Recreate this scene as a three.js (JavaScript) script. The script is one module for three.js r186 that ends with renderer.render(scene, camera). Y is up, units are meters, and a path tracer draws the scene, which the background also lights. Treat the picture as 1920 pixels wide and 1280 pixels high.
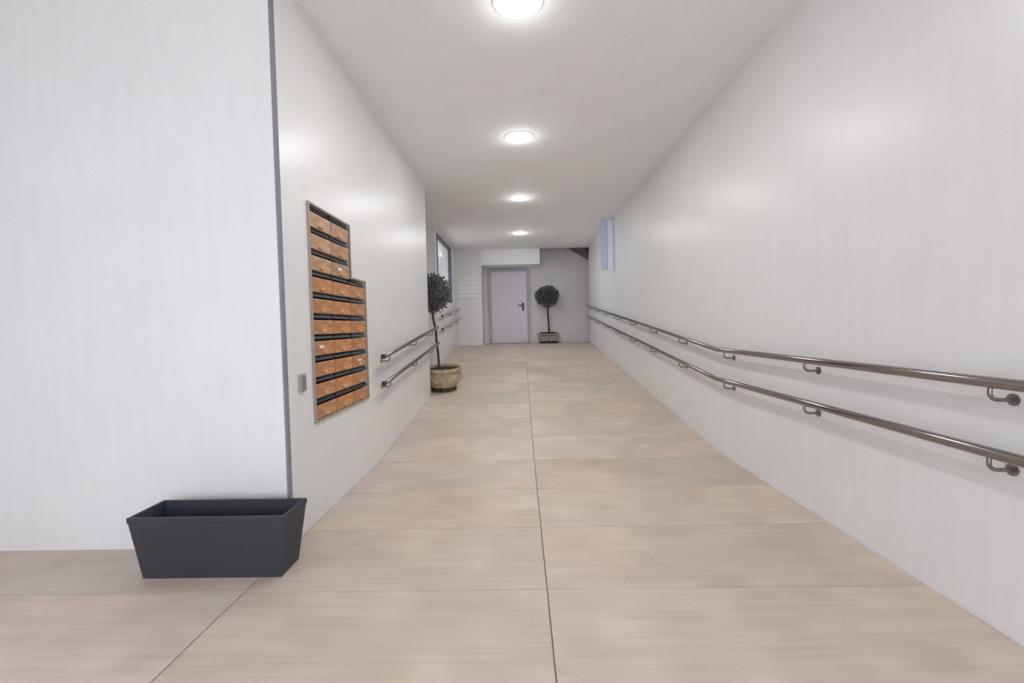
import * as THREE from 'three';
import { RoundedBoxGeometry } from 'three/addons/geometries/RoundedBoxGeometry.js';
import { mergeGeometries } from 'three/addons/utils/BufferGeometryUtils.js';
import { RectAreaLightUniformsLib } from 'three/addons/lights/RectAreaLightUniformsLib.js';
RectAreaLightUniformsLib.init();

// ---------------------------------------------------------------- camera, sky, exposure
const scene = new THREE.Scene();
const D2R = Math.PI / 180;
const camera = new THREE.PerspectiveCamera(2 * Math.atan(640 / 850) / D2R, 1.5, 0.05, 100);
camera.rotation.order = 'YXZ';
camera.position.set(0, 1.28, 0);
camera.rotation.set(-1.95 * D2R, 1.15 * D2R, -1.3 * D2R);
scene.add(camera);

const SKY = new THREE.Color().setRGB(0.90, 0.885, 1.0);
scene.background = SKY;
scene.backgroundIntensity = 5.6;
const LAMP = 58;                       // radiance of the ceiling lamps
const LAMP_COLOR = new THREE.Color().setRGB(0.955, 0.975, 1.0);

const renderer = new THREE.WebGLRenderer({ antialias: true });
renderer.toneMapping = THREE.LinearToneMapping;
renderer.toneMappingExposure = 1.18;
renderer.shadowMap.enabled = true;

// ---------------------------------------------------------------- random and noise
let seed = 7;
const rnd = () => { seed = (seed + 0x6d2b79f5) | 0; let t = Math.imul(seed ^ (seed >>> 15), 1 | seed); t = (t + Math.imul(t ^ (t >>> 7), 61 | t)) ^ t; return ((t ^ (t >>> 14)) >>> 0) / 4294967296; };
const rr = (a, b) => a + (b - a) * rnd();
// value noise that repeats after nx x ny cells
function lattice(nx, ny) {
  const v = new Float32Array(nx * ny); for (let i = 0; i < v.length; i++) v[i] = rnd() * 2 - 1;
  return (u, w) => {
    const x = u * nx, y = w * ny, x0 = Math.floor(x), y0 = Math.floor(y);
    const s = (t) => t * t * (3 - 2 * t), fx = s(x - x0), fy = s(y - y0);
    const g = (i, j) => v[((j % ny) + ny) % ny * nx + ((i % nx) + nx) % nx];
    return (g(x0, y0) * (1 - fx) + g(x0 + 1, y0) * fx) * (1 - fy) + (g(x0, y0 + 1) * (1 - fx) + g(x0 + 1, y0 + 1) * fx) * fy;
  };
}
function dataTexture(w, h, fn, srgb) {
  const d = new Uint8Array(w * h * 4);
  for (let j = 0; j < h; j++) for (let i = 0; i < w; i++) {
    const c = fn(i / w, j / h), k = (j * w + i) * 4;
    d[k] = Math.max(0, Math.min(255, c[0])); d[k + 1] = Math.max(0, Math.min(255, c[1])); d[k + 2] = Math.max(0, Math.min(255, c[2])); d[k + 3] = 255;
  }
  const t = new THREE.DataTexture(d, w, h); t.wrapS = t.wrapT = THREE.RepeatWrapping; t.magFilter = THREE.LinearFilter; t.minFilter = THREE.LinearMipmapLinearFilter; t.generateMipmaps = true;
  if (srgb) t.colorSpace = THREE.SRGBColorSpace;
  t.needsUpdate = true; return t;
}

// ---------------------------------------------------------------- materials
const M = {};
{
  // pale brushed concrete slabs: streaks across the passage and soft cloudy patches (texture spans 3 m)
  const s1 = lattice(6, 220), s2 = lattice(14, 500), c1 = lattice(5, 5), c2 = lattice(14, 14), c3 = lattice(4, 4), c4 = lattice(24, 40), g = lattice(512, 512);
  const field = (u, v) => 0.4 * s1(u, v) + 0.35 * s2(u, v) + 0.7 * c1(u, v) + 0.8 * c2(u, v) + 0.5 * c4(u, v) + 0.25 * g(u, v);
  const tone = (r, gg, b) => dataTexture(1024, 1024, (u, v) => { const n = field(u, v) * 9, p = c3(u, v) * 3.2; return [r + n + p, gg + n - p * 0.2, b + n - p]; }, true);
  const bump = dataTexture(1024, 1024, (u, v) => { const n = 128 + 70 * (0.5 * s1(u, v) + 0.6 * s2(u, v) + 0.4 * g(u, v)); return [n, n, n]; });
  const rough = dataTexture(256, 256, (u, v) => { const n = 150 + 40 * (c1(u, v) + 0.5 * c2(u, v)); return [n, n, n]; });
  const tones = [[207, 192, 177], [205, 190, 174], [209, 194, 180]];
  M.slabs = tones.map((t) => new THREE.MeshStandardMaterial({ map: tone(...t), bumpMap: bump, bumpScale: 0.0006, roughness: 0.85, roughnessMap: rough }));
  M.joint = new THREE.MeshStandardMaterial({ color: 0xa2968a, roughness: 0.95 });
  // satin wall paint: roller stipple and faint vertical brush marks
  const w1 = lattice(60, 6), w2 = lattice(8, 8), w3 = lattice(256, 256);
  const wb = dataTexture(512, 512, (u, v) => { const n = 128 + 60 * w1(u, v) + 40 * w2(u, v) + 22 * w3(u, v); return [n, n, n]; });
  const wc = dataTexture(512, 512, (u, v) => { const n = 234 + 1.6 * w2(u, v) + 1.2 * w1(u, v) + 1.2 * w3(u, v); return [n, n - 1, n - 3]; }, true);
  M.wall = new THREE.MeshPhysicalMaterial({ map: wc, bumpMap: wb, bumpScale: 0.0005, roughness: 0.33, specularIntensity: 0.9 });
  const kb = lattice(128, 128), kc = lattice(10, 10);
  const cb = dataTexture(512, 512, (u, v) => { const n = 128 + 60 * kb(u, v) + 40 * kc(u, v); return [n, n, n]; });
  const cc = dataTexture(512, 512, (u, v) => { const n = 247 + 1.5 * kc(u, v) + 1.2 * kb(u, v); return [n, n, n - 1]; }, true);
  M.ceiling = new THREE.MeshStandardMaterial({ map: cc, bumpMap: cb, bumpScale: 0.0006, roughness: 0.8 });
  M.stairWall = new THREE.MeshStandardMaterial({ map: cc, bumpMap: cb, bumpScale: 0.0006, roughness: 0.8, color: 0xf2eeee });
  const st1 = lattice(40, 40), st2 = lattice(200, 200), st3 = lattice(9, 9);
  const stone = (r, gg, b) => dataTexture(512, 512, (u, v) => { const n = 20 * st1(u, v) + 14 * st2(u, v) + 18 * st3(u, v); return [r + n, gg + n, b + n * 0.9]; }, true);
  const stb = dataTexture(512, 512, (u, v) => { const n = 128 + 60 * st1(u, v) + 50 * st2(u, v); return [n, n, n]; });
  M.stone = new THREE.MeshStandardMaterial({ map: stone(186, 168, 138), bumpMap: stb, bumpScale: 0.003, roughness: 0.9 });
  M.stoneMoss = new THREE.MeshStandardMaterial({ map: stone(72, 68, 46), bumpMap: stb, bumpScale: 0.003, roughness: 0.95 });
  M.stoneGrey = new THREE.MeshStandardMaterial({ map: stone(150, 143, 134), bumpMap: stb, bumpScale: 0.003, roughness: 0.9 });
  M.stoneDark = new THREE.MeshStandardMaterial({ map: stone(66, 56, 52), bumpMap: stb, bumpScale: 0.003, roughness: 0.95 });
  M.soil = new THREE.MeshStandardMaterial({ map: stone(58, 46, 36), bumpMap: stb, bumpScale: 0.006, roughness: 1 });
  M.bark = new THREE.MeshStandardMaterial({ map: stone(82, 70, 60), bumpMap: stb, bumpScale: 0.003, roughness: 0.95 });
  // wood veneer of the mailbox doors: grain along the length
  const wg = lattice(4, 90), wg2 = lattice(8, 30), wg3 = lattice(3, 3);
  const wood = (r, gg, b) => dataTexture(256, 256, (u, v) => { const n = 16 * wg(u, v) + 14 * wg2(u, v) + 8 * wg3(u, v); return [r + n, gg + n * 0.85, b + n * 0.7]; }, true);
  M.woods = [[192, 152, 116], [190, 132, 88], [202, 136, 84], [182, 142, 110]].map((c) => new THREE.MeshStandardMaterial({ map: wood(...c), roughness: 0.42 }));
}
const std = (color, roughness, more) => new THREE.MeshStandardMaterial({ color, roughness, ...more });
M.steel = std(0x96908e, 0.1, { metalness: 1 });
M.steelSatin = std(0x8f8a88, 0.3, { metalness: 1 });
M.steelDark = std(0x6b6664, 0.35, { metalness: 1 });
M.bankFrame = std(0xa69b90, 0.45, { metalness: 0.4 });
M.black = std(0x1c1c20, 0.45);
M.capBlack = std(0x35302f, 0.5);
M.slotDark = std(0x1d1b22, 0.55);
M.card = std(0xe9e4dc, 0.7);
M.brass = std(0xcfc4b0, 0.25, { metalness: 1 });
M.planter = std(0x34353d, 0.55);
M.planterSoil = std(0x1d1a18, 1);
M.doorPaint = std(0xe6e3ea, 0.5);
M.doorFrame = std(0xbab7c0, 0.5);
M.frameGrey = std(0x55525a, 0.5);
M.whiteMetal = std(0xf4f2f6, 0.45);
M.switchGrey = std(0xa39a9a, 0.5);
M.switchDark = std(0x837a7c, 0.5);
M.gapShade = std(0x8d8993, 0.9);
M.stair = std(0x6a6664, 0.9);
M.ring = std(0xf0eeea, 0.5);
M.bluePanel = new THREE.MeshPhysicalMaterial({ color: new THREE.Color().setRGB(0.84, 0.89, 1.0), roughness: 0.35 });
M.blueEdge = std(0xc4ccec, 0.4);
M.glass = new THREE.MeshPhysicalMaterial({ color: 0xeef2f2, roughness: 0.02, transmission: 1, thickness: 0, ior: 1.5 });
M.leaf = new THREE.MeshStandardMaterial({ color: 0xffffff, vertexColors: true, roughness: 0.55, side: THREE.DoubleSide });
M.diffuser = new THREE.MeshStandardMaterial({ color: 0xffffff, emissive: 0xfffaf4, emissiveIntensity: 4, roughness: 0.5 });
M.skyScreen = std(0x848086, 0.9);
M.ground = std(0xebe8e6, 0.95);
M.bounce_patch = std(0x98958f, 0.95);

// ---------------------------------------------------------------- helpers (d = distance along the passage; world z = -d)
const counts = {};
function numbered(n) { const k = counts[n] = (counts[n] ?? -1) + 1; return k ? n + '_' + String(k).padStart(3, '0') : n; }
function mesh(name, geo, mat, parent) { const m = new THREE.Mesh(geo, mat); m.name = name; m.castShadow = m.receiveShadow = true; parent.add(m); return m; }
function thing(name, label, category, group) { const o = new THREE.Group(); o.name = numbered(name); o.userData = { label, category }; if (group) o.userData.group = group; scene.add(o); return o; }
function structGroup(name, label, category) { const o = new THREE.Group(); o.name = name; o.userData = { kind: 'structure', label, category }; scene.add(o); return o; }
function structMesh(name, geo, mat, label, category) { const m = mesh(name, geo, mat, scene); m.userData = { kind: 'structure', label, category }; return m; }
// box given by its limits, uv in metres / scale
function box(x0, x1, y0, y1, d0, d1, uvs = 2) {
  const g = new THREE.BoxGeometry(x1 - x0, y1 - y0, d1 - d0); g.translate((x0 + x1) / 2, (y0 + y1) / 2, -(d0 + d1) / 2); return metricUV(g, uvs);
}
function metricUV(g, s = 2, ou = 0, ov = 0) {
  const p = g.attributes.position, n = g.attributes.normal, uv = new Float32Array(p.count * 2);
  for (let i = 0; i < p.count; i++) {
    const ax = Math.abs(n.getX(i)), ay = Math.abs(n.getY(i)), az = Math.abs(n.getZ(i));
    const [a, b] = ay >= ax && ay >= az ? [p.getX(i), p.getZ(i)] : ax >= az ? [p.getZ(i), p.getY(i)] : [p.getX(i), p.getY(i)];
    uv[2 * i] = a / s + ou; uv[2 * i + 1] = b / s + ov;
  }
  g.setAttribute('uv', new THREE.BufferAttribute(uv, 2)); return g;
}
const rbox = (w, h, d, r, x, y, z) => { const g = new RoundedBoxGeometry(w, h, d, 2, r); g.translate(x, y, z); return g; };
const merge = (list) => mergeGeometries(list.map((g) => (g.index ? g.toNonIndexed() : g)));
const tube = (pts, r, seg = 40, rad = 14) => new THREE.TubeGeometry(new THREE.CatmullRomCurve3(pts.map((p) => new THREE.Vector3(...p))), seg, r, rad, false);

// ---------------------------------------------------------------- layout
const XL = -1.39, XR = 1.91, H = 3.4, R0 = 4.3, R1 = 12.4, LAND = 0.77, SLOPE = LAND / (R1 - R0);
const floorY = (d) => d < R0 ? 0 : d > R1 ? LAND : (d - R0) * SLOPE;
const DBACK = 13.4, DEND = 12.6, XW = -1.75;

// ---------------------------------------------------------------- floor: level slabs, ramp slabs, landing slabs
{
  const f = structGroup('floor', 'beige concrete slab floor rising as a ramp to the far landing', 'floor');
  const bed = new THREE.Shape([[-3.2, -0.3], [14, -0.3], [14, LAND - 0.012], [R1, LAND - 0.012], [R0, -0.012], [-3.2, -0.012]].map(([a, b]) => new THREE.Vector2(a, b)));
  const bg = new THREE.ExtrudeGeometry(bed, { depth: 10.6, bevelEnabled: false }); bg.rotateY(Math.PI / 2); bg.translate(-3.7, 0, 0);   // shape x -> -z
  mesh('mortar_bed', bg, M.joint, f);
  const gapX = 0.006, gapD = 0.0035, T = 0.05;
  let k = 0;
  function slab(x0, x1, d0, d1) {
    const n = 1;
    const g = new THREE.BoxGeometry(x1 - x0 - gapX, T, d1 - d0 - gapD, n, 1, n);
    const p = g.attributes.position, cd = (d0 + d1) / 2, cx = (x0 + x1) / 2;
    for (let i = 0; i < p.count; i++) { const x = p.getX(i) + cx, d = cd - p.getZ(i); p.setXYZ(i, x, p.getY(i) - T / 2 + (d0 >= R1 - 0.01 ? LAND : d1 <= R0 + 0.01 ? 0 : (d - R0) * SLOPE), -d); }
    g.computeVertexNormals();
    const uv = new Float32Array(p.count * 2), ou = rnd(), ov = rnd();
    for (let i = 0; i < p.count; i++) { uv[2 * i] = p.getX(i) / 3 + ou; uv[2 * i + 1] = p.getZ(i) / 3 + ov; }
    g.setAttribute('uv', new THREE.BufferAttribute(uv, 2));
    mesh('slab', g, M.slabs[(k++ * 7 + (k % 3)) % 3], f);
  }
  const rows = []; for (let d = 2.16 - 0.68 * 7; d < R0 - 0.3; d += 0.68) rows.push(d); rows.push(R0);
  for (let i = 0; i + 1 < rows.length; i++) {
    slab(XL, 0.1, rows[i], rows[i + 1]); slab(0.1, XR, rows[i], rows[i + 1]);
    if (rows[i] < 2.7) slab(-3.6, XL, rows[i], rows[i + 1]);
  }
  for (let i = 0; i < 12; i++) {
    const a = R0 + (R1 - R0) * i / 12, b = R0 + (R1 - R0) * (i + 1) / 12;
    slab(XL, 0.1, a, b); slab(0.1, XR, a, b); if (b > 6.9) slab(-3.0, XL, Math.max(a, 6.7), b);
  }
  for (const [a, b] of [[R1, 12.9], [12.9, DBACK]]) { slab(-1.75, 0.1, a, b); slab(0.1, XR, a, b); slab(XR, 4.3, a, b); slab(4.3, 6.9, a, b); }
}
// ---------------------------------------------------------------- walls and ceiling
{
  // long left wall with an opening for the letter boxes
  const s = new THREE.Shape([[2.66, -0.25], [6.82, -0.25], [6.82, H], [2.66, H]].map(([a, b]) => new THREE.Vector2(a, b)));
  s.holes.push(new THREE.Path([[2.985, 0.668], [4.03, 0.668], [4.03, 1.7], [3.695, 1.7], [3.695, 2.125], [2.985, 2.125]].map(([a, b]) => new THREE.Vector2(a, b))));
  const g = new THREE.ExtrudeGeometry(s, { depth: 0.24, bevelEnabled: false }); g.rotateY(Math.PI / 2); g.translate(XL - 0.24, 0, 0);
  structMesh('wall_left', metricUV(g), M.wall, 'long white satin wall on the left holding the mailboxes', 'wall');
  structMesh('wall_lobby', box(-3.8, XL - 0.011, -0.05, H, 2.62, 2.82), M.wall, 'pale wall facing the camera left of the gap shade strip', 'wall');
  structMesh('trim_1', box(XL - 0.011, XL + 0.001, -0.05, H, 2.622, 2.66), M.gapShade, 'vertical strip coloured as the shaded gap between lobby wall and left wall', 'trim');  // solid strip, the shade of the gap is put into its colour
  structMesh('wall_lobby_left', box(-3.8, -3.6, -0.05, H, -2.6, 2.62), M.wall, 'lobby side wall outside the picture on the left', 'wall');
  structMesh('wall_recess_near', box(-3.2, -1.63, -0.05, H, 6.62, 6.82), M.wall, 'near wall of the side recess, hidden behind the left wall', 'wall');
  structMesh('wall_recess_side', box(-3.2, -3.0, -0.05, H, 6.82, 9.5), M.wall, 'far left wall of the side recess', 'wall');
  structMesh('wall_pier', box(-3.2, XW, -0.05, H, 9.5, 9.58), M.wall, 'narrow pale pier at the near edge of the window', 'wall');
  // window wall
  const w = new THREE.Shape([[9.58, -0.05], [DEND, -0.05], [DEND, H], [9.58, H]].map(([a, b]) => new THREE.Vector2(a, b)));
  w.holes.push(new THREE.Path([[9.66, 1.9], [11.6, 1.9], [11.6, 3.3], [9.66, 3.3]].map(([a, b]) => new THREE.Vector2(a, b))));
  const wg = new THREE.ExtrudeGeometry(w, { depth: 0.2, bevelEnabled: false }); wg.rotateY(Math.PI / 2); wg.translate(XW - 0.2, 0, 0);
  structMesh('wall_window', metricUV(wg), M.wall, 'white side wall around the dark framed window', 'wall');
  structMesh('wall_right', box(XR, XR + 0.2, -0.3, H, -2.6, DEND), M.wall, 'long white satin wall on the right behind the double handrails', 'wall');
  structMesh('wall_back_left', box(-1.95, -1.06, -0.05, H, DEND, DBACK), M.wall, 'bright white wall block left of the far door', 'wall');
  structMesh('wall_back', box(-1.06, 7.1, -0.05, 6.2, DBACK, DBACK + 0.2), M.stairWall, 'grey end wall behind the door and the far tree', 'wall');
  structMesh('wall_bulkhead', box(-1.06, 0.565, 2.98, H, DEND, DBACK), M.ceiling, 'dropped bulkhead above the far door', 'wall');
  structMesh('wall_stairwell', merge([box(XR + 0.2, 7.1, -0.05, 6.2, DEND - 0.2, DEND), box(6.9, 7.1, -0.05, 6.2, DEND, DBACK), box(0.365, 0.565, H, 6.2, DEND + 0.05, DBACK), box(0.365, XR + 0.2, H, 6.2, DEND - 0.15, DEND + 0.05)]), M.stairWall, 'walls of the stairwell beyond the far right corner', 'wall');
  structMesh('ceiling', merge([box(-3.8, XR + 0.2, H, H + 0.2, -2.6, DEND - 0.15), box(-3.8, 0.365, H, H + 0.2, DEND - 0.15, DBACK + 0.2), box(0.365, 7.1, 6.2, 6.4, DEND - 0.2, DBACK + 0.2)]), M.ceiling, 'smooth white ceiling with a row of round lamps', 'ceiling');
  // glazed entrance behind the camera: daylight comes in here
  const e = new THREE.Shape([[-3.8, -0.05], [XR + 0.2, -0.05], [XR + 0.2, H], [-3.8, H]].map(([a, b]) => new THREE.Vector2(a, b)));
  e.holes.push(new THREE.Path([[-2.6, 0.02], [1.7, 0.02], [1.7, 3.2], [-2.6, 3.2]].map(([a, b]) => new THREE.Vector2(a, b))));
  const eg = new THREE.ExtrudeGeometry(e, { depth: 0.2, bevelEnabled: false }); eg.translate(0, 0, 2.6);
  structMesh('wall_entrance', metricUV(eg), M.wall, 'entrance wall behind the camera', 'wall');
  const en = structGroup('window_2', 'glazed street entrance behind the camera', 'window');
  const fr = []; for (const x of [-2.6, -1.17, 0.25, 1.65]) fr.push(box(x, x + 0.05, 0.02, 3.2, -2.72, -2.67)); for (const y of [0.02, 2.2, 3.15]) fr.push(box(-2.6, 1.7, y, y + 0.05, -2.72, -2.67));
  mesh('frame', merge(fr), M.frameGrey, en);
  mesh('pane', box(-2.59, 1.69, 0.03, 3.19, -2.7, -2.694), M.glass, en);
  // outside
  structMesh('bounce_patch', box(-14, -1.95, -0.3, -0.2, 7, 20), M.bounce_patch, 'added ground patch toned to limit bounce light through the window', 'ground');  // added patch, its tone sets how much light bounces in
  structMesh('wall_sky_screen', box(-9, -1.95, -0.3, 7, 16, 16.3), M.skyScreen, 'added grey screen wall that keeps bright sky out of the window view', 'wall');  // added to block the bright sky behind the pane
  structMesh('ground', box(-14, 12, -0.35, -0.302, -16, 14), M.ground, 'unseen paving outside the building, paled to bounce light onto the ceiling', 'ground');  // very pale so that it works as a reflector for the ceiling
}
// ---------------------------------------------------------------- window in the left recess
{
  const w = structGroup('window_1', 'tall dark framed window on the left behind the round-pot tree', 'window');
  const x0 = XW - 0.06, x1 = XW + 0.012, a = 9.66, b = 11.6, t = 0.06;
  mesh('frame_stile', box(x0, x1, 1.9, 3.3, a, a + t), M.frameGrey, w); mesh('frame_stile', box(x0, x1, 1.9, 3.3, b - t, b), M.frameGrey, w);
  mesh('frame_rail', box(x0, x1, 3.3 - t, 3.3, a + t, b - t), M.frameGrey, w); mesh('frame_rail', box(x0, x1, 1.9, 1.9 + t, a + t, b - t), M.frameGrey, w);
  mesh('pane', box(x0 + 0.03, x0 + 0.036, 1.9 + t, 3.3 - t, a + t, b - t), M.glass, w);
}
// ---------------------------------------------------------------- door at the far end
{
  const d = structGroup('door_1', 'plain pale grey door with a black lever handle at the end of the passage', 'door');
  const x0 = -0.86, x1 = 0.2, y0 = LAND, y1 = 2.9, f = DBACK;
  mesh('jamb', box(x0 - 0.07, x0, y0, y1 + 0.06, f - 0.07, f), M.doorFrame, d); mesh('jamb', box(x1, x1 + 0.07, y0, y1 + 0.06, f - 0.07, f), M.doorFrame, d);
  mesh('head', box(x0, x1, y1, y1 + 0.06, f - 0.07, f), M.doorFrame, d);
  mesh('leaf', box(x0 + 0.006, x1 - 0.006, y0 + 0.012, y1 - 0.006, f - 0.025, f), M.doorPaint, d);
  mesh('sill', box(x0 - 0.07, x1 + 0.07, y0, y0 + 0.012, f - 0.09, f), M.steelDark, d);
  const h = mesh('handle', merge([rbox(0.05, 0.24, 0.012, 0.005, 0.08, 1.84, -(f - 0.031)), new THREE.CylinderGeometry(0.013, 0.013, 0.06, 12).rotateX(Math.PI / 2).translate(0.08, 1.885, -(f - 0.06)), rbox(0.15, 0.026, 0.022, 0.008, 0.018, 1.885, -(f - 0.085))]), M.black, d);
  h.userData.label = 'black lever handle on a tall plate';
}
// ---------------------------------------------------------------- ceiling lamps
{
  const where = ['cut by the upper edge of the picture', 'largest whole lamp, nearest of the three lit discs in view', 'middle of the three whole lamps in view', 'smallest and farthest in the row, nearest the far door'];
  [3.04, 5.175, 7.6, 10.46].forEach((dd, i) => {
    const t = thing('ceiling_lamp', 'round recessed ceiling lamp, ' + where[i], 'lamp', 'row of round ceiling lamps');
    t.position.set(0.028, H, -dd);
    const ring = new THREE.LatheGeometry([[0.162, -0.004], [0.163, -0.006], [0.166, -0.005], [0.168, 0]].map((p) => new THREE.Vector2(...p)), 48);
    mesh('trim_ring', ring, M.ring, t);
    mesh('diffuser', new THREE.LatheGeometry([[0, -0.022], [0.06, -0.02], [0.11, -0.016], [0.145, -0.01], [0.163, -0.001]].map((p) => new THREE.Vector2(...p)), 48), M.diffuser, t);
    const l = new THREE.RectAreaLight(LAMP_COLOR, LAMP, 0.27, 0.27); l.position.set(0, -0.026, 0); l.rotation.x = -Math.PI / 2; t.add(l);
    const p = new THREE.PointLight(LAMP_COLOR, LAMP * 0.0028); p.position.set(0, -0.09, 0); p.castShadow = true; p.shadow.radius = 3; t.add(p);   // added light that draws a bloom halo on the ceiling
  });
}
// ---------------------------------------------------------------- handrails
function handrail(label, x, wallX, h, pts, brackets, capStart, capEnd) {
  const t = thing('handrail', label, 'handrail', 'stainless double handrails');
  const p3 = pts.map((d) => [x, floorY(Math.min(d, R1)) + h, -d]);
  const r = 0.0225, segs = [];
  for (let i = 0; i + 1 < p3.length; i++) {
    const a = new THREE.Vector3(...p3[i]), b = new THREE.Vector3(...p3[i + 1]), len = a.distanceTo(b);
    const c = new THREE.CylinderGeometry(r, r, len, 20, 1, false); c.translate(0, len / 2, 0);
    c.applyQuaternion(new THREE.Quaternion().setFromUnitVectors(new THREE.Vector3(0, 1, 0), b.clone().sub(a).normalize())); c.translate(a.x, a.y, a.z); segs.push(c);
    if (i) segs.push(new THREE.SphereGeometry(r, 20, 14).translate(a.x, a.y, a.z));
  }
  mesh('tube', merge(segs), M.steel, t);
  const s = Math.sign(wallX - x);
  for (const d of brackets) {
    const y = floorY(Math.min(d, R1)) + h;
    const arm = new THREE.TubeGeometry(new THREE.CatmullRomCurve3([[x, y - 0.015, -d], [x, y - 0.05, -d], [x + s * 0.015, y - 0.066, -d], [x + s * 0.04, y - 0.07, -d], [wallX, y - 0.07, -d]].map((q) => new THREE.Vector3(...q))), 18, 0.008, 8, false);
    const plate = new THREE.CylinderGeometry(0.024, 0.024, 0.006, 20).rotateZ(Math.PI / 2).translate(wallX - s * 0.003, y - 0.07, -d);
    mesh('bracket', merge([arm, plate]), M.steelSatin, t);
  }
  const cap = (p) => mesh('end_cap', new THREE.SphereGeometry(0.0245, 18, 12).scale(1, 1, 0.6).translate(...p), M.capBlack, t);
  if (capStart) cap(p3[0]); if (capEnd) cap(p3[p3.length - 1]);
  return t;
}
{
  const bR = []; for (let d = 4.1 - 1.155 * 3; d < 12.5; d += 1.155) bR.push(d);
  handrail('upper of the two steel handrails along the right wall', 1.818, XR, 1.02, [-0.6, 4.25, 12.4, 12.56], bR, false, true);
  handrail('lower of the two steel handrails along the right wall', 1.818, XR, 0.745, [-0.6, 4.28, 12.4, 12.56], bR, false, true);
  const bL = [4.45, 5.6, 6.68];
  handrail('upper steel handrail starting beside the mailboxes on the left wall', -1.302, XL, 1.02, [4.24, 4.3, 7.07], bL, true, true);
  handrail('lower steel handrail starting beside the mailboxes on the left wall', -1.302, XL, 0.765, [4.24, 4.3, 7.1], bL, true, true);
  const bW = [9.75, 10.9, 12.1];
  handrail('upper steel handrail under the dark framed window', XW + 0.085, XW, 1.02, [9.6, 12.4, 12.5], bW, true, true);
  handrail('lower steel handrail under the dark framed window', XW + 0.085, XW, 0.745, [9.6, 12.4, 12.5], bW, true, true);
}
// ---------------------------------------------------------------- mailbox bank
{
  const t = thing('mailbox_bank', 'stepped bank of brown wooden mailboxes set into the left wall', 'mailboxes');
  const d0 = 2.99, CW = 0.345, y0 = 0.673, RH = 0.1447, xf = XL;
  const outline = [[2.985, 0.668], [4.03, 0.668], [4.03, 1.7], [3.695, 1.7], [3.695, 2.125], [2.985, 2.125]];
  const grow = (o) => [[2.985 - o, 0.668 - o], [4.03 + o, 0.668 - o], [4.03 + o, 1.7 + o], [3.695 + o, 1.7 + o], [3.695 + o, 2.125 + o], [2.985 - o, 2.125 + o]].map(([a, b]) => new THREE.Vector2(a, b));
  const sh = new THREE.Shape(grow(0.007)); sh.holes.push(new THREE.Path(grow(-0.004)));
  const fg = new THREE.ExtrudeGeometry(sh, { depth: 0.012, bevelEnabled: true, bevelSize: 0.002, bevelThickness: 0.002, bevelSegments: 1 }); fg.rotateY(Math.PI / 2); fg.translate(xf + 0.002, 0, 0);
  mesh('frame', fg, M.bankFrame, t);
  const cg = new THREE.ExtrudeGeometry(new THREE.Shape(grow(-0.001)), { depth: 0.02, bevelEnabled: false }); cg.rotateY(Math.PI / 2); cg.translate(xf - 0.2, 0, 0);
  mesh('back_panel', cg, M.slotDark, t);
  const W = CW - 0.006;
  const shelfG = new THREE.BoxGeometry(0.178, 0.008, W), sideG = new THREE.BoxGeometry(0.178, RH, 0.005);
  const doorG = metricUV(rbox(0.012, RH * 0.67, W - 0.008, 0.004, 0, 0, 0), 0.35);
  const flapG = rbox(0.006, RH * 0.2, W - 0.014, 0.002, 0, 0, 0), cardG = new THREE.BoxGeometry(0.002, 0.022, 0.07), lockG = new THREE.CylinderGeometry(0.008, 0.008, 0.008, 14).rotateZ(Math.PI / 2);
  const knobG = metricUV(new THREE.SphereGeometry(0.024, 14, 8, 0, Math.PI * 2, 0, Math.PI / 2).rotateZ(-Math.PI / 2).scale(0.55, 0.6, 1.5), 0.35);
  for (let r = 0; r < 10; r++) for (let c = 0; c < (r > 6 ? 2 : 3); c++) {
    const b = new THREE.Group(); b.name = 'mailbox'; t.add(b);
    b.position.set(xf, y0 + (r + 0.5) * RH, -(d0 + (c + 0.5) * CW));
    const w = M.woods[r > 6 ? (c % 2 ? 3 : 0) : [1, 2, 1, 2][(r * 2 + c) % 4]];
    const sh1 = mesh('shelf', shelfG, M.bankFrame, b); sh1.position.set(-0.09, -RH / 2 + 0.004, 0);
    const sd = mesh('divider', sideG, M.slotDark, b); sd.position.set(-0.09, 0, CW / 2 - 0.003);
    const dr = mesh('door', doorG, w, b); dr.position.set(0.002, -RH * 0.14, 0); dr.rotation.z = -0.06;
    const fl = mesh('mail_flap', flapG, M.slotDark, b); fl.position.set(-0.006, RH * 0.36, 0); fl.rotation.z = 0.55;
    const cd = mesh('name_card', cardG, (r === 3 && c === 0) || (r === 2 && c === 2) || (r === 7 && c === 1) ? M.card : M.woods[(r + c) % 4], b); cd.position.set(0.009, -RH * 0.08, 0.05 - 0.02 * (r % 3)); cd.rotation.z = -0.06;
    const lk = mesh('lock', lockG, M.brass, b); lk.position.set(0.0095, -RH * 0.12, -W / 2 + 0.045);
    const kn = mesh('pull', knobG, M.woods[(r * 3 + c) % 4], b); kn.position.set(0.008, -RH * 0.34, 0);
  }
}
// ---------------------------------------------------------------- intercom plate
{
  const t = thing('wall_switch', 'small grey rectangular plate on the left wall below mailbox height', 'switch');
  t.position.set(XL, 0.952, -2.822);
  mesh('plate', rbox(0.014, 0.112, 0.08, 0.004, 0.007, 0, 0), M.switchGrey, t);
  mesh('insert', rbox(0.006, 0.075, 0.045, 0.002, 0.0155, 0, 0), M.switchDark, t);
}
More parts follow.
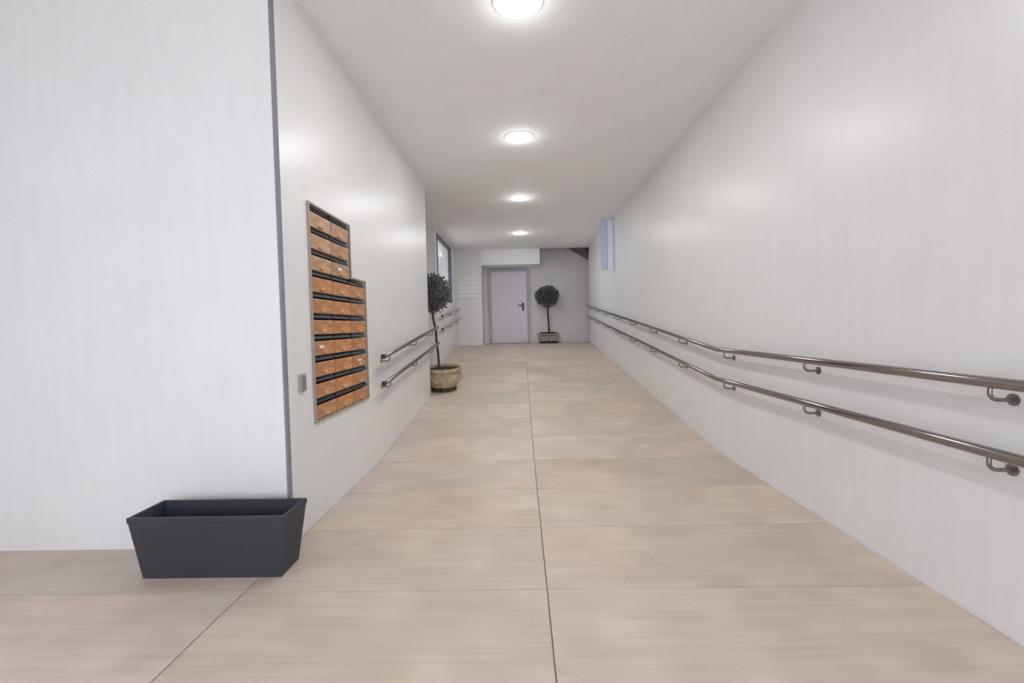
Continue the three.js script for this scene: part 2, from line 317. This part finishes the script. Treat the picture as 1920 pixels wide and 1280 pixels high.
// ---------------------------------------------------------------- dark trough planter
{
  const t = thing('trough_planter', 'empty charcoal tapered planter box on the floor at the lower left', 'planter');
  const L = 0.82, W = 0.25, h = 0.335, r = 0.018;
  t.position.set(-1.232 - L / 2, 0, -(2.262 + W / 2)); 
  const ring = (l, w, y) => [[-l / 2, y, -w / 2], [l / 2, y, -w / 2], [l / 2, y, w / 2], [-l / 2, y, w / 2]];
  const prof = [[L - 0.09, W - 0.07, 0.0], [L - 0.085, W - 0.065, 0.006], [L - 0.008, W - 0.008, h - 0.03], [L, W, h - 0.026], [L, W, h], [L - 0.03, W - 0.03, h], [L - 0.05, W - 0.045, h - 0.05], [L - 0.09, W - 0.08, 0.12]];
  const pos = [];
  const quad = (a, b, c, d) => pos.push(...a, ...b, ...c, ...a, ...c, ...d);
  for (let i = 0; i + 1 < prof.length; i++) { const A = ring(...prof[i]), B = ring(...prof[i + 1]); for (let k = 0; k < 4; k++) { const k2 = (k + 1) % 4; quad(A[k2], A[k], B[k], B[k2]); } }
  const A = ring(...prof[0]); quad(A[0], A[1], A[2], A[3]);
  const g = new THREE.BufferGeometry(); g.setAttribute('position', new THREE.Float32BufferAttribute(pos, 3)); g.computeVertexNormals(); metricUV(g);
  mesh('tub', g, M.planter, t);
  mesh('soil', new THREE.BoxGeometry(L - 0.075, 0.02, W - 0.062).translate(0, 0.165, 0), M.planterSoil, t);
}
// ---------------------------------------------------------------- topiary trees
function crown(rx, ry, rz, n, leafSize, shade) {
  const parts = [], v = new THREE.Vector3(), lump = [];
  for (let i = 0; i < 9; i++) lump.push([new THREE.Vector3(rr(-1, 1), rr(-1, 1), rr(-1, 1)).normalize(), rr(0.06, 0.2)]);
  const reach = (u) => { let s = 0.86; for (const [c, a] of lump) s += a * Math.pow(Math.max(0, u.dot(c)), 6); return s; };
  const paint = (g, c) => { const p = g.attributes.position.count, a = new Float32Array(p * 3); for (let i = 0; i < p; i++) a.set([c.r, c.g, c.b], 3 * i); g.setAttribute('color', new THREE.BufferAttribute(a, 3)); g.deleteAttribute('uv'); return g; };
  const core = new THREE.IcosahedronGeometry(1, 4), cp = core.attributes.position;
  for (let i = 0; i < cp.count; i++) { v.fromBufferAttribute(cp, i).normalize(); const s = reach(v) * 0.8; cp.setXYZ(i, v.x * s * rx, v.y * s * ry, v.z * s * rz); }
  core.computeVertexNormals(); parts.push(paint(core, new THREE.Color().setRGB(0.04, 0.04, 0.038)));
  const q = new THREE.Quaternion(), e = new THREE.Euler();
  for (let i = 0; i < n; i++) {
    v.set(rr(-1, 1), rr(-1, 1), rr(-1, 1)); if (v.lengthSq() > 1 || v.lengthSq() < 0.01) { i--; continue; } v.normalize();
    const s = reach(v) * rr(0.76, 1.06), l = leafSize * rr(0.7, 1.3), w = l * 0.42;
    const g = new THREE.BufferGeometry();
    g.setAttribute('position', new THREE.Float32BufferAttribute([0, 0, 0, w / 2, l * 0.45, 0.1 * l, 0, l * 0.5, -0.02 * l, 0, 0, 0, 0, l * 0.5, -0.02 * l, -w / 2, l * 0.45, 0.1 * l, w / 2, l * 0.45, 0.1 * l, 0, l, 0.05 * l, 0, l * 0.5, -0.02 * l, 0, l * 0.5, -0.02 * l, 0, l, 0.05 * l, -w / 2, l * 0.45, 0.1 * l], 3));
    g.computeVertexNormals(); g.setAttribute('uv', new THREE.BufferAttribute(new Float32Array(24), 2));
    q.setFromUnitVectors(new THREE.Vector3(0, 1, 0), v.clone().add(new THREE.Vector3(rr(-0.9, 0.9), rr(-0.9, 0.9), rr(-0.9, 0.9))).normalize()); g.applyQuaternion(q);
    g.translate(v.x * s * rx, v.y * s * ry, v.z * s * rz);
    const k = shade * rr(0.6, 1.5); parts.push(paint(g, new THREE.Color().setRGB(0.12 * k, 0.118 * k, 0.115 * k)));
  }
  return merge(parts);
}
{
  // left tree in the round carved pot, standing on the ramp just past the wall end
  const t = thing('topiary_tree', 'small topiary tree in a round carved stone pot half hidden by the left wall', 'potted tree', 'potted topiary trees');
  const cx = -1.26, cd = 7.25, y = floorY(cd); t.position.set(cx, y, -cd); t.rotation.x = Math.atan(SLOPE);
  const lathe = (pts, seg = 56) => new THREE.LatheGeometry(pts.map((p) => new THREE.Vector2(...p)), seg);
  const pot = mesh('pot', metricUV(lathe([[0.0, 0.06], [0.2, 0.06], [0.225, 0.085], [0.262, 0.14], [0.282, 0.2], [0.284, 0.26], [0.272, 0.295], [0.278, 0.31], [0.3, 0.318], [0.305, 0.335], [0.305, 0.36], [0.296, 0.374], [0.272, 0.374], [0.262, 0.36], [0.255, 0.3], [0.0, 0.3]]), 0.4), M.stone, t);
  mesh('foot', metricUV(lathe([[0, 0], [0.195, 0], [0.205, 0.012], [0.203, 0.062], [0, 0.062]]), 0.4), M.stoneMoss, pot).userData.label = 'dark mossy foot ring';
  for (let i = 0; i < 8; i++) {
    const a0 = i / 8 * Math.PI * 2 + 0.2, pts = [];
    for (let k = 0; k <= 8; k++) { const a = a0 + k / 8 * Math.PI / 4, yy = 0.25 - 0.09 * Math.sin(k / 8 * Math.PI), rad = yy > 0.2 ? 0.283 : 0.282 - (0.2 - yy) * 0.33; pts.push([Math.sin(a) * rad, yy, Math.cos(a) * rad]); }
    mesh('garland', metricUV(tube(pts, 0.014, 20, 8), 0.4), M.stone, pot);
    mesh('rosette', metricUV(new THREE.SphereGeometry(0.028, 12, 8).scale(1, 1, 0.5).rotateY(a0).translate(Math.sin(a0) * 0.283, 0.255, Math.cos(a0) * 0.283), 0.4), M.stone, pot);
  }
  mesh('soil', metricUV(lathe([[0.262, 0.335], [0.2, 0.345], [0.1, 0.352], [0, 0.352]].reverse().map(([a, b]) => [a, b])), 0.4), M.soil, t);
  mesh('trunk', metricUV(tube([[-0.065, 0.33, -0.02], [-0.075, 0.55, -0.05], [-0.095, 0.78, -0.07], [-0.105, 0.97, -0.095], [-0.14, 1.13, -0.11], [-0.148, 1.3, -0.125], [-0.13, 1.5, -0.14]], 0.019, 40, 10), 0.2), M.bark, t);
  const f = mesh('foliage', crown(0.27, 0.275, 0.25, 1500, 0.055, 1.15), M.leaf, t); f.position.set(-0.135, 1.535, -0.145); f.userData.kind = 'stuff';
}
{
  const t = thing('topiary_tree', 'ball-crowned topiary tree in a square stone planter right of the far door', 'potted tree', 'potted topiary trees');
  t.position.set(0.785, LAND, -12.96); t.scale.set(1, 1.05, 1);
  const w = 0.58, dp = 0.42;
  const pl = mesh('planter', merge([
    metricUV(rbox(w, 0.13, dp, 0.02, 0, 0.12, 0), 0.4), metricUV(rbox(w - 0.05, 0.03, dp - 0.05, 0.006, 0, 0.195, 0), 0.4),
    metricUV(rbox(w + 0.02, 0.05, 0.05, 0.012, 0, 0.24, dp / 2 - 0.015), 0.4), metricUV(rbox(w + 0.02, 0.05, 0.05, 0.012, 0, 0.24, -dp / 2 + 0.015), 0.4),
    metricUV(rbox(0.05, 0.05, dp, 0.012, w / 2 - 0.015, 0.24, 0), 0.4), metricUV(rbox(0.05, 0.05, dp, 0.012, -w / 2 + 0.015, 0.24, 0), 0.4)].map((g) => g)), M.stoneGrey, t);
  mesh('plinth', metricUV(rbox(w - 0.1, 0.06, dp - 0.08, 0.008, 0, 0.03, 0), 0.4), M.stoneDark, pl);
  mesh('soil', metricUV(rbox(w - 0.1, 0.09, dp - 0.09, 0.03, 0, 0.255, 0), 0.4), M.soil, t);
  mesh('trunk', metricUV(tube([[0.02, 0.26, 0], [0.012, 0.5, 0.005], [-0.004, 0.8, 0], [-0.01, 1.1, 0], [-0.01, 1.3, 0]], 0.027, 30, 10), 0.2), M.bark, t);
  const f = mesh('foliage', crown(0.325, 0.275, 0.3, 1500, 0.06, 1), M.leaf, t); f.position.set(-0.02, 1.27, 0); f.userData.kind = 'stuff';
}
// ---------------------------------------------------------------- pale blue panel added for an unclear bluish streak
{
  const t = thing('streak_panel', 'narrow pale blue panel added on the right wall for an unclear bluish streak', 'panel');
  t.position.set(XR, 0, -9.25);
  mesh('board', rbox(0.12, 1.0, 0.03, 0.004, -0.065, 2.87, 0), M.bluePanel, t);
  mesh('outer_board', rbox(0.125, 1.0, 0.05, 0.004, -0.195, 2.87, 0), M.blueEdge, t);
}
// ---------------------------------------------------------------- louvre panel on the bright wall block
{
  const t = thing('louvre_panel', 'white panel with horizontal slats on the bright wall left of the far door', 'vent');
  t.position.set(-1.415, 2.36, -DEND);
  mesh('backing', box(-0.28, 0.28, -0.3, 0.3, 0, 0.012).translate(0, 0, 0.012), M.whiteMetal, t);
  const sg = rbox(0.55, 0.07, 0.012, 0.004, 0, 0, 0);
  for (let i = 0; i < 5; i++) { const s = mesh('slat', sg, M.whiteMetal, t); s.position.set(0, -0.23 + i * 0.115, 0.022); s.rotation.x = -0.22; }
}
// ---------------------------------------------------------------- stair flight seen from below at the far right
{
  const t = thing('stair_flight', 'underside of a dark stair flight in the upper far right corner', 'stairs');
  const sl = 0.62, X0 = 1.85, Y0 = 3.26, yb = (x) => Y0 - (x - X0) * sl;
  const xe = X0 + (Y0 - LAND) / sl - 0.1, xs = 0.75;
  const s = new THREE.Shape([[xs, yb(xs)], [xe, yb(xe)], [xe, yb(xe) + 0.2], [xs, yb(xs) + 0.2]].map(([a, b]) => new THREE.Vector2(a, b)));
  const g = new THREE.ExtrudeGeometry(s, { depth: 0.6, bevelEnabled: false }); g.translate(0, 0, -DBACK + 0.02);
  mesh('slab', metricUV(g), M.stair, t);
  const run = 0.275; for (let x = xs + 0.05; x + run < xe; x += run) { const st = mesh('step', new THREE.BoxGeometry(run, run * sl, 0.6), M.stair, t); st.position.set(x + run / 2, yb(x + run) + 0.2 + run * sl / 2 - 0.002, -DBACK + 0.32); }
}
renderer.render(scene, camera);
